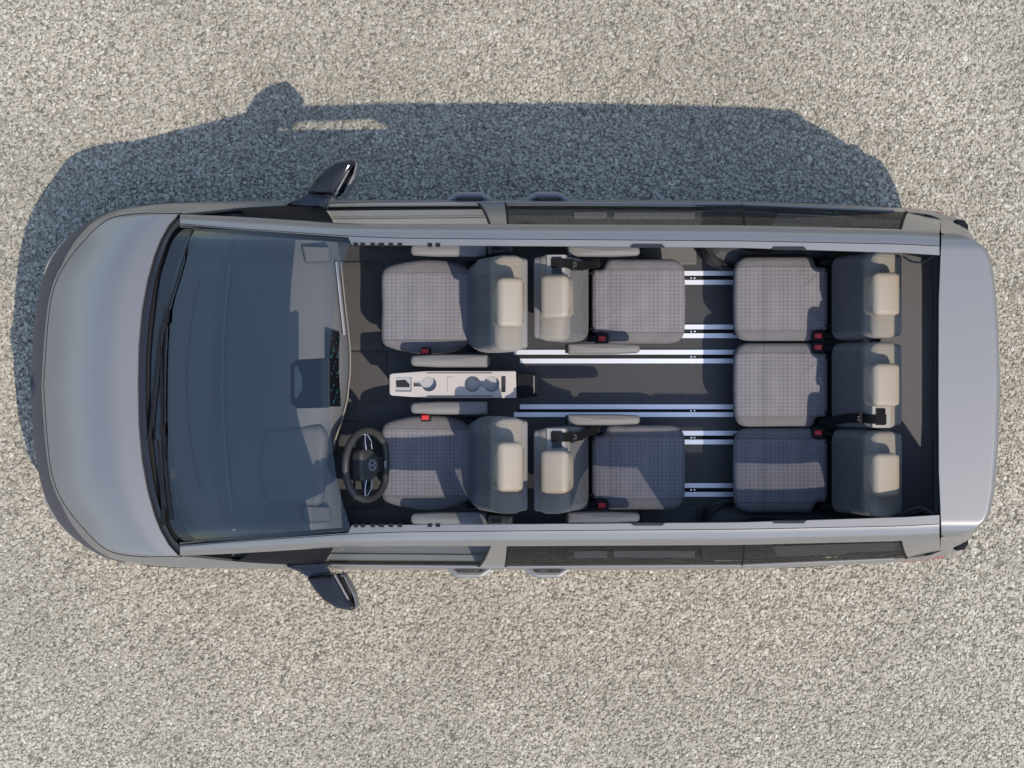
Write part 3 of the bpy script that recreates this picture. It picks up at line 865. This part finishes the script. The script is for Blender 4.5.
# door mirrors
MSH = mat('mirror_black', (.010, .010, .012), .12, spec=.5)
for s in (1, -1):
    Y = lambda d: 385 - s * d
    mb = MB()
    mb.puff(pxpoly(roundpoly([(282, Y(180)), (300, Y(187)), (308, Y(192)), (334, Y(191)), (327, Y(183)), (330, Y(176))], 3), 1.05), .99, 1.065, .008)
    foot = mb.build('door_mirror', PAINT if False else BLACKG, van)
    hd = MB()
    hd.puff(pxpoly(roundpoly([(306.5, Y(192)), (315, Y(205)), (324, Y(215)), (336, Y(222.5)), (351, Y(225.5)), (356, Y(224)), (346, Y(207)), (334, Y(189)), (322, Y(189.5))], 2.5, 4), 1.17), 1.0, 1.205, .022, .004)
    hd.build('mirror_shell', MSH, foot)
    fr = MB()
    fr.puff(pxpoly(roundpoly([(339, Y(188)), (345, Y(190)), (355, Y(208)), (358, Y(222)), (355, Y(225)), (352, Y(214)), (345, Y(200))], 1.5, 3), 1.15), .985, 1.15, .012)
    fr.build('mirror_frame', mat('mirror_rim', (.10, .10, .105), .35), foot)
    cr_ = MB(); cr_.puff(pxpoly([(334, Y(190)), (342, Y(190)), (354, Y(218)), (353, Y(223)), (346, Y(214))], 1.12), .99, 1.13, .004); cr_.build('mirror_gap', TRIMB, foot)
    lip = MB(); lip.tube([W(334.5, Y(190), 1.20), W(341, Y(201), 1.205), W(347, Y(212), 1.20), W(352.5, Y(223), 1.17)], .006, 6); lip.build('mirror_lip', GREYT, foot)
    gl_ = MB(); gl_.puff(pxpoly([(336.2, Y(190)), (337.5, Y(190)), (353.5, Y(221)), (352.5, Y(222))], 1.12), 1.02, 1.17, .003); gl_.build('mirror_glass', MIRR, foot)

# door handles: bowed grips on both door pairs
for s in (1, -1):
    for x0, par in ((448, doors[s]), (526, doors[s, 'r'])):
        hb = MB(); z = .93; pts = []
        for u in np.linspace(0, 1, 15):
            e = min(1, min(u, 1 - u) / .26); e = e * e * (3 - 2 * e)
            pts.append(WD(x0 + 43 * u, 184.3 + 5.2 * e, z, s))
        hb.tube(pts, [.012 + .006 * min(1, min(i, 14 - i) / 3) for i in range(15)], 8, flat=.9)
        hb.build('handle', PAINT, par)
        cup = MB(); a = WD(x0 + 21.5, 184.4, .93, s); cup.box(a, (.14, .012, .05)); cup.build('handle_recess', BLACKM, par)

# --- tailgate
def tailgate():
    ys = [233.5, 235, 238, 243, 250, 256, 266, 282, 330, 385]; xs_ = [956, 964, 971, 979, 986.5, 989.5, 992, 994.8, 998.5, 1000]
    fy = [233.5, 300, 385]; fx_ = [941.2, 938.6, 938.2]
    mb = MB(); rws = []
    for v in np.sin(np.linspace(-math.pi / 2, math.pi / 2, 61)):
        y = 385 + v * 151.5; ya = 385 - abs(y - 385)
        x0, x1 = interp(ya, fy, fx_), interp(ya, ys, xs_)
        side = max(0, (abs(v) - .90) / .10)
        zt = 1.832 - .012 * v * v - .07 * side ** 2.5
        r = [W(x0 + .3, y, zt - .07), W(x0, y, zt - .006), W(x0 + .5, y, zt)]
        for u in np.concatenate([np.linspace(.06, .9, 8), np.linspace(.925, 1, 7)]): r.append(W(x0 + (x1 - x0) * u, y, zt - .03 * max(0, (u - .92) / .08) ** 2.2))
        r += [W(x1 + .2, y, zt - .045), W(x1 - 1.2, y, zt - .065), W(x1 - 8, y, zt - .07)]
        rws.append(r)
    mb.grid(rws)
    o = mb.build('tailgate', PAINT, van, 40)
    # lower corner post between the belt and the roof panel, glass between
    ring4 = {s: ringpts(L4, s)[KEYCOL[940]:] for s in (1, -1)}
    up = {s: catmull([WD(*q, s) for q in ((941, 152.5, 1.76), (962, 143, 1.76), (982, 120, 1.76), (988, 66, 1.76), (989, 0, 1.76))], NSEG) for s in (1, -1)}
    for s in (1, -1):
        cp = MB(); cp.grid([[a.lerp(b, t) + Vector((.022, s * .022, 0)) * (4 * t * (1 - t)) * min(1, k_ / 8) * min(1, (21 - k_) / 6) for t in np.linspace(0, 1, 13)] for k_, (a, b) in enumerate(zip(ring4[s][:22], up[s][:22]))]); cp.build('tailgate_post', PAINT, o, 50)
    gl = MB()
    allp = [(a, b) for a, b in zip(ring4[-1][21:], up[-1][21:])] + list(reversed([(a, b) for a, b in zip(ring4[1][21:], up[1][21:])]))[1:]
    gl.grid([[a.lerp(b, t) for t in np.linspace(0, 1, 6)] for a, b in allp]); gl.build('rear_window', TINTG, o, 50)
    inn = MB(); a, b = W(934.5, 254, 1.70), W(934.5, 516, 1.70)
    x0 = W(940, 385, 1.78).x; x1 = W(930, 385, .5).x
    inn.grid([[Vector((x1 + .10, y, 1.05)), Vector((x1 + .05, y, .9)), Vector((x1 + .01, y, .5))] for y in (-.8, .8)])
    inn.build('inner_lining', BLACKM, o, 0)
    sl = MB(); c_ = W(936, 385, 1.77); sl.box((c_.x + .012, 0, 1.765), (.03, 1.30, .03)); sl.build('seal', BLACKM, o, 0)
tailgate()
for s in (1, -1):
    Y = lambda d: 385 - s * d
    tl = MB(); tl.puff(pxpoly(roundpoly([(953.5, Y(148)), (956.5, Y(166.2)), (965, Y(165)), (969, Y(160)), (969, Y(148))], 2.0), 1.1), .80, 1.09, .012)
    t = tl.build('taillight', TRIMB, van)
    rd = MB(); rws = []
    for px in np.linspace(903, 944, 10):
        d = interp(px, [903, 925, 944], [177.2, 174.9, 172.2])
        rws.append([WD(px, d - 1.2, .90, s), WD(px, d + .1, .885, s), WD(px, d + .6, .86, s), WD(px, d + .6, .80, s), WD(px, d - 1, .78, s)])
    rd.grid(rws); rd.build('red_lens', REDL, t, 50)

# ------------------------------------------------------------------ seats
def obj_at(mbd, name, mats, parent, loc, rot=0.0, smooth=45):
    """mesh built in local coordinates, placed by location and rotation about Y"""
    o = mbd.build(name, mats, parent, smooth)
    o.location = loc; o.rotation_euler = (0, rot, 0)
    return o
def warp_back(w, L):
    def f(p):      # p in slab coordinates: x = up along the seat back, y = across, z = thickness towards the sitter
        u = abs(p.y) / (w / 2)
        if p.z > 0.0: p = Vector((p.x, p.y, p.z + .035 * max(0, u - .45) * (1 - (p.x / L) ** 3) - .012 * (1 - u)))
        return p
    return f
# seat built facing -x, hinge at x = 0; the root sits on the floor
def make_seat(kind, loc, face, label, group, arms, buckle, belt_side=None, notch=True):
    root = empty('seat', (loc[0], loc[1], .5))
    tag(root, label, 'seat', group)
    if face < 0: root.rotation_euler = (0, 0, math.pi)
    front = kind == 'front'
    w, bw = (.515, .505) if front else (.455, .452)
    zs = .40                                   # cushion top above the floor
    if front:
        hp = [(-.497, 0), (-.50, .12), (-.492, .195), (-.44, .226), (-.35, .246), (-.25, .255), (-.15, .248), (-.065, .226), (0, .192), (.024, .15), (.03, .06)]
        loop = [Vector((x_, y_)) for x_, y_ in hp] + [Vector((x_, -y_)) for x_, y_ in reversed(hp[1:])]
        ol = catmull(loop + [loop[0]], 3)[:-1]
    else:
        a = w / 2
        ol = roundpoly([(-.50, -a, .085), (-.505, 0, .4), (-.50, a, .085), (-.085, a, .03), (-.06, a - .055, .03), (0, a - .055, .02), (0, -a + .055, .02), (-.06, -a + .055, .03), (-.085, -a, .03)], .05, 5)
    def warp(p):
        if p.z > .0:
            u = abs(p.y) / (w / 2)
            p = Vector((p.x, p.y, p.z + (.022 if front else .008) * max(0, u - .55) * 2 - .018 * ((p.x + .25) / .25) ** 2 * (1 if p.x < -.25 else .3)))
        return p
    c = MB(); c.puff(ol, -.13, .0, .035, .018, warp=warp)
    obj_at(c, 'seat_cushion', CHECK1 if front else (CHECK3 if face > 0 else CHECK2), root, (0, 0, zs))
    # backrest slab, reclined; local z runs up the back, local x out of its face
    bx_ = .0 if front else .05
    L = .58; rec = math.radians(15.5 if front else 14)
    b = MB()
    a = bw / 2
    if front: olb = roundpoly([(-.02, -a * .86, .04), (-.02, a * .86, .04), (.22, a, .15), (L - .03, a * .99, .06), (L, a * .95, .05), (L, -a * .95, .05), (L - .03, -a * .99, .06), (.22, -a, .15)], .05, 5)
    else: olb = roundpoly([(-.02, -a + .04, .04), (-.02, a - .04, .04), (.05, a, .04), (L, a * .985, .035), (L, -a * .985, .035), (.05, -a, .04)], .05, 5)
    th = .125 if front else .12
    M = Matrix(((0, 0, -1, 0), (0, 1, 0, 0), (1, 0, 0, 0), (0, 0, 0, 1)))
    b.puff(olb, -th, .03, .045, .0, M, warp=warp_back(bw, L))
    obj_at(b, 'backrest', RIB1 if front else RIB2, root, (bx_, 0, zs - .015), rec)
    # back shell
    d_ = MB(); d_.puff([(p[0] * .97 + .004, p[1] * .95) for p in olb], -th - .018, -th + .03, .012, 0, M)
    obj_at(d_, 'back_shell', GREYT, root, (bx_, 0, zs - .015), rec)
    # headrest on two posts
    hw = (.258, .226)[0 if front else 1]
    hd = MB()
    hol = roundpoly([(-.005, -hw / 2 * .94), (.0, hw / 2 * .94), (.155, hw / 2), (.165, -hw / 2)][0:4], .032, 6)
    hol = roundpoly([(-.02, -hw / 2 * .93), (-.02, hw / 2 * .93), (.16, hw / 2), (.16, -hw / 2)], .03, 6)
    hd.puff(hol, -.105 if front else -.115, .035, .035, .008, M)
    base = Vector((bx_ + math.sin(rec) * (L + .0), 0, zs - .015 + math.cos(rec) * (L + .0)))
    obj_at(hd, 'headrest', BEIGE, root, base + (Vector((-.025, 0, .02)) if front else Vector((-.045, 0, -.02))), rec * .9)
    for sg in (1, -1):
        ps = MB(); ps.tube([(.05, sg * .06, -.08), (.05, sg * .06, .05)], .007, 6); obj_at(ps, 'headrest_post', CHROME, root, base, rec)
    # frame and runners
    fr = MB(); fr.box((-.24, 0, .14), (.42, w * .82, .22)); obj_at(fr, 'seat_frame', TRIMB, root, (0, 0, 0))
    fr = MB(); fr.box((.0, 0, .30), (.10, w * .8, .06)); obj_at(fr, 'cross_bar', TRIMB, root, (0, 0, 0))
    for sg in (1, -1):
        fr = MB(); fr.box((-.2, sg * w * .36, .025), (.55, .05, .045)); obj_at(fr, 'seat_runner', TRIMB, root, (0, 0, 0))
        hg = MB(); hg.puff(rrect(-.045, .05, sg * (w * .44) - .018, sg * (w * .44) + .018, .012), .22, .405, .01); obj_at(hg, 'hinge_cover', TRIMB, root, (0, 0, 0))
        hg = MB(); hg.puff(rrect(-.014, .016, sg * .15 - .006, sg * .15 + .006, .004), .36, .40, .003); obj_at(hg, 'anchor_clip', TRIMB, root, (0, 0, 0))
    for sg in arms:                            # +1 left of the sitter's +y
        am = MB(); yo = sg * (w / 2 + .037 if front else w / 2 + .032)
        x0, x1 = (-.335, .075) if front else (-.25, .135)
        hw_ = .034 if front else .029
        am.puff(roundpoly([(x0, yo - hw_ * .8, .028), (x0, yo + hw_ * .8, .028), (x0 + .14, yo + hw_, .1), (x1, yo + hw_, .008), (x1, yo - hw_, .008), (x0 + .14, yo - hw_, .1)], .02, 4), .515, .575, .016, .004)
        ao = obj_at(am, 'armrest', ARM, root, (0, 0, 0))
        ar = MB(); ar.puff(rrect(x1 - .06, x1 + .012, yo - hw_ * .8, yo + hw_ * .8, .006), .48, .56, .008); ar.build('armrest_hinge', BLACKM, ao)
    for sg in buckle:
        bk = MB(); yo = sg * (w / 2 - .025 if not front else w / 2 - .015); xo = -.045 if not front else -.255
        bk.puff(rrect(xo - .03, xo + .025, yo - .022, yo + .022, .008), .32, .405 if not front else .412, .01) if front else bk.puff(rrect(xo - .045, xo + .03, yo - .03, yo + .03, .01), .32, .405, .01)
        bo = obj_at(bk, 'belt_buckle', BLACKM, root, (0, 0, 0))
        rb = MB(); rb.puff(rrect(xo - .028, xo + .012, yo - .012, yo + .014, .004), .40, .417 if not front else .428, .004); rb.build('release_button', RED, bo)
    if belt_side:
        sg = belt_side; y0 = sg * (bw / 2 - .062)
        # pale recess on the shoulder, black strap running down the face of the back to the hinge
        def bp(h, out, y): # height along back, distance in front of the face
            return Vector((bx_ + math.sin(rec) * h - math.cos(rec) * (.03 + out), y, zs - .015 + math.cos(rec) * h + math.sin(rec) * (.03 + out)))
        rc = MB()
        rc.grid([[bp(h, .006, y0 + dy) for h in np.linspace(.545, .585, 4)] for dy in (-.055, .055)])
        rc.grid([[bp(.585, .006, y0 - .055), bp(.592, -.02, y0 - .055), bp(.592, -.09, y0 - .055)], [bp(.585, .006, y0 + .055), bp(.592, -.02, y0 + .055), bp(.592, -.09, y0 + .055)]])
        rc.build('belt_recess', mat('belt_slot', (.26, .245, .225), .5), root)
        st = MB(); path = [bp(.600, -.065, y0 + sg * .012), bp(.602, -.02, y0 + sg * .012), bp(.585, .008, y0 + sg * .012), bp(.53, .012, y0 + sg * .010), bp(.42, .013, y0 + sg * .008), bp(.25, .016, y0 + sg * .012), bp(.08, .02, y0 + sg * .028), bp(-.02, .06, y0 + sg * .04)]
        st.grid([[p + Vector((0, dy, 0)) for p in path] for dy in (-.024, .024)])
        st.grid([[p + Vector((-.003, dy, -.003)) for p in path] for dy in (-.024, .024)])
        so = st.build('seat_belt', WEB, root, 60)
        sb = MB(); M2 = Matrix.Rotation(rec - math.pi / 2, 3, 'Y')
        p = bp(.47, .018, y0 + sg * .01); sb.box(p, (.03, .062, .012), Matrix.Rotation(rec, 3, 'Y') @ Matrix.Rotation(math.pi / 2, 3, 'Y'))
        sb.build('belt_tongue', MSH, so, 0)
        sb = MB(); sb.box(bp(.594, -.035, y0), (.05, .085, .012), Matrix.Rotation(rec, 3, 'Y')); sb.build('belt_guide', MSH, so, 0)
        sc = MB(); p = bp(.465, .026, y0 + sg * .01)
        q = [p + Vector((a_, c_, 0)) for a_, c_ in ((-.010, -.010), (.010, -.010), (.010, .010), (-.010, .010))]
        sc.tube(q, .002, 5, closed=True); sc.build('belt_stop', GREYT, so)
    return root
zc_ = .9
def sx(px): return (px - 512) * K(zc_)
def sy(py): return (385 - py) * K(zc_)
make_seat('front', (sx(474), sy(306.5)), 1, 'front passenger seat in grey check cloth with two armrests, no steering wheel ahead of it', 'front seats', (1, -1), (-1,))
make_seat('front', (sx(474), sy(462.5)), 1, 'driver seat in grey check cloth right behind the steering wheel', 'front seats', (1, -1), (1,))
make_seat('rear', (sx(592), sy(301)), -1, 'rear-facing seat backing onto the front passenger seat, black belt over its shoulder', 'rear-facing seats', (1, -1), (1,), -1)
make_seat('rear', (sx(592), sy(467.5)), -1, 'rear-facing seat backing onto the driver seat, black belt over its shoulder', 'rear-facing seats', (1, -1), (1,), -1)
# the last one's belt is on the aisle side
make_seat('rear', (sx(828), sy(298.5)), 1, 'back-row seat on the passenger side with sunlit cushion, no belt across its backrest', 'back-row seats', (), (-1,))
make_seat('rear', (sx(828), sy(385)), 1, 'middle seat of the back row with a black belt down its backrest', 'back-row seats', (), (1,), -1)
make_seat('rear', (sx(828), sy(470.5)), 1, 'back-row seat on the driver side, mostly shaded with a sun patch on its cushion', 'back-row seats', (), (1,))

# ------------------------------------------------------------------ centre console
con = empty('centre_console', (W(455, 384.5, .5).x, W(455, 384.5, .5).y, .5))
tag(con, 'pale beige centre console with cup holders standing between the two front seats', 'console')
zt = 1.0
def cpart(mbd, name, m, parent=con, smooth=40):
    o = mbd.build(name, m, None, smooth)
    o.parent = parent
    off = Vector(con.location)
    for v in o.data.vertices: v.co -= off
    return o
top = MB(); top.puff(pxpoly(roundpoly([(389.5, 375, 2), (392, 373.5, 3), (427, 371, 20), (516, 371, 1.6), (516.5, 398, 1.6), (427, 398, 20), (392, 395.5, 3), (389.5, 394, 2)], 2, 4), zt), .86, zt, .004, .0)
topo = cpart(top, 'console_top', CONS)
def cut(o, cutters):
    for c in cutters:
        md = o.modifiers.new('cut', 'BOOLEAN'); md.operation = 'DIFFERENCE'; md.object = c; md.solver = 'EXACT'
    bpy.context.view_layer.update()
    dg = bpy.context.evaluated_depsgraph_get()
    me = bpy.data.meshes.new_from_object(o.evaluated_get(dg))
    o.modifiers.clear(); o.data = me
    me.shade_smooth(); me.set_sharp_from_angle(angle=math.radians(40))
    for c in cutters:
        m_ = c.data; bpy.data.objects.remove(c); bpy.data.meshes.remove(m_)
def circ(px, py, r, n=24): return [(px + r * math.cos(2 * math.pi * k / n), py + r * math.sin(2 * math.pi * k / n)) for k in range(n)]
def prism(polys, z0, z1):
    m_ = MB()
    pts = [tuple(W(p[0], p[1], zt)[:2]) for p in polys]; n = len(pts)
    ar = sum(pts[i][0] * pts[(i + 1) % n][1] - pts[(i + 1) % n][0] * pts[i][1] for i in range(n))
    if ar < 0: pts = pts[::-1]
    off = Vector(con.location)
    v = [Vector((x, y, z0)) - off for x, y in pts] + [Vector((x, y, z1)) - off for x, y in pts]
    m_.add(v, [tuple(range(n - 1, -1, -1)), tuple(range(n, 2 * n))] + [(i, (i + 1) % n, n + (i + 1) % n, n + i) for i in range(n)])
    o = m_.build('cutter', CUPM, con, 0); return o
hollow = [(circ(429, 384, 7.4), .95), ([(413.5, 381.5), (424, 381.5), (424, 386.5), (413.5, 386.5)], .951), (circ(472.5, 384, 7.9), .95), (circ(491.5, 384, 7.9), .9505), ([(478, 381.6), (486, 381.6), (486, 386.4), (478, 386.4)], .9515),
          ([(501.2, 376), (505.6, 376), (505.6, 392), (501.2, 392)], .93), ([(395.5, 377), (411.5, 377), (411.5, 391.5), (395.5, 391.5)], .985)]
cut(topo, [prism(p, z, 1.1) for p, z in hollow])
def flat(name, poly, z0, z1, m, r=.002, parent=con):
    b = MB(); b.puff(pxpoly(poly, zt), z0, z1, r); return cpart(b, name, m, parent)
for i, (p, z) in enumerate(hollow[:6]):
    flat('cup_liner', [(q[0] + (429 - q[0]) * 0, q[1]) for q in p], z + .001 + i * .0006, z + .006 + i * .0006, CUPM, .001)
flat('key_tray', roundpoly([(396, 380.5), (405, 379.8), (409.5, 384), (409.5, 387.3), (396.5, 387.3)], 1), .985, .992, BLACKM)
flat('key_pad', roundpoly([(395.8, 377.3), (411.2, 377.3), (411.2, 391.2), (395.8, 391.2)], .5), .9842, .9875, CUPM)
flat('lid_grip', roundpoly([(447.5, 376.8), (453, 376.8), (453, 391.6), (447.5, 391.6)], 1.2), .995, 1.004, CONS)
for y in (373.0, 396.0):
    flat('lid_seam', [(427, y - .3), (492, y - .3), (492, y + .3), (427, y + .3)], .99, 1.0045, BLACKM, .0005)
flat('console_base', roundpoly([(395, 375), (535, 374), (535, 396), (395, 395)], 4), .50, .87, BLACKM, .02)
bin_ = flat('rear_bin', roundpoly([(516.5, 371.5), (537, 373.2), (538, 376), (538, 394), (537, 396.5), (516.5, 398)], 2), .80, .985, TRIMB, .012)
cutb = prism([(520, 375.5), (532, 375.5), (532, 394), (520, 394)], .83, 1.1); cut(bin_, [cutb])
flat('bin_frame', [(533.2, 375.6), (534.6, 375.6), (534.6, 394), (533.2, 394)], .98, .989, GREYT)

# ------------------------------------------------------------------ light, camera, render
w = bpy.data.worlds.new('World'); scn.world = w; w.use_nodes = True
nt = w.node_tree; bg = nt.nodes['Background']; sky = nt.nodes.new('ShaderNodeTexSky'); sky.sky_type = 'NISHITA'; sky.sun_disc = False
el = math.asin(SUN.z); sky.sun_elevation = el; sky.sun_rotation = math.atan2(SUN.x, SUN.y)
sky.air_density = 1.0; sky.dust_density = 0.7; sky.ozone_density = 1.1
nt.links.new(sky.outputs[0], bg.inputs[0]); bg.inputs[1].default_value = 0.15
ld = bpy.data.lights.new('sun', 'SUN'); ld.energy = 2.1; ld.angle = math.radians(0.55); ld.color = (1.0, 0.905, 0.775)
lo = bpy.data.objects.new('sun', ld); COL.objects.link(lo); lo.rotation_euler = SUN.to_track_quat('Z', 'Y').to_euler(); lo.location = SUN * 20
cd = bpy.data.cameras.new('camera'); cam = bpy.data.objects.new('camera', cd); COL.objects.link(cam)
cam.location = (0, 0.0054, H); cam.rotation_euler = (0, 0, 0)
cd.sensor_width = 36; cd.lens = 36 * F / 1024; cd.clip_end = 300; cd.clip_start = .1
scn.camera = cam
scn.view_settings.view_transform = 'Standard'; scn.view_settings.look = 'None'; scn.view_settings.exposure = 0.95
scn.cycles.caustics_reflective = False; scn.cycles.caustics_refractive = False; scn.cycles.max_bounces = 10; scn.cycles.transparent_max_bounces = 16
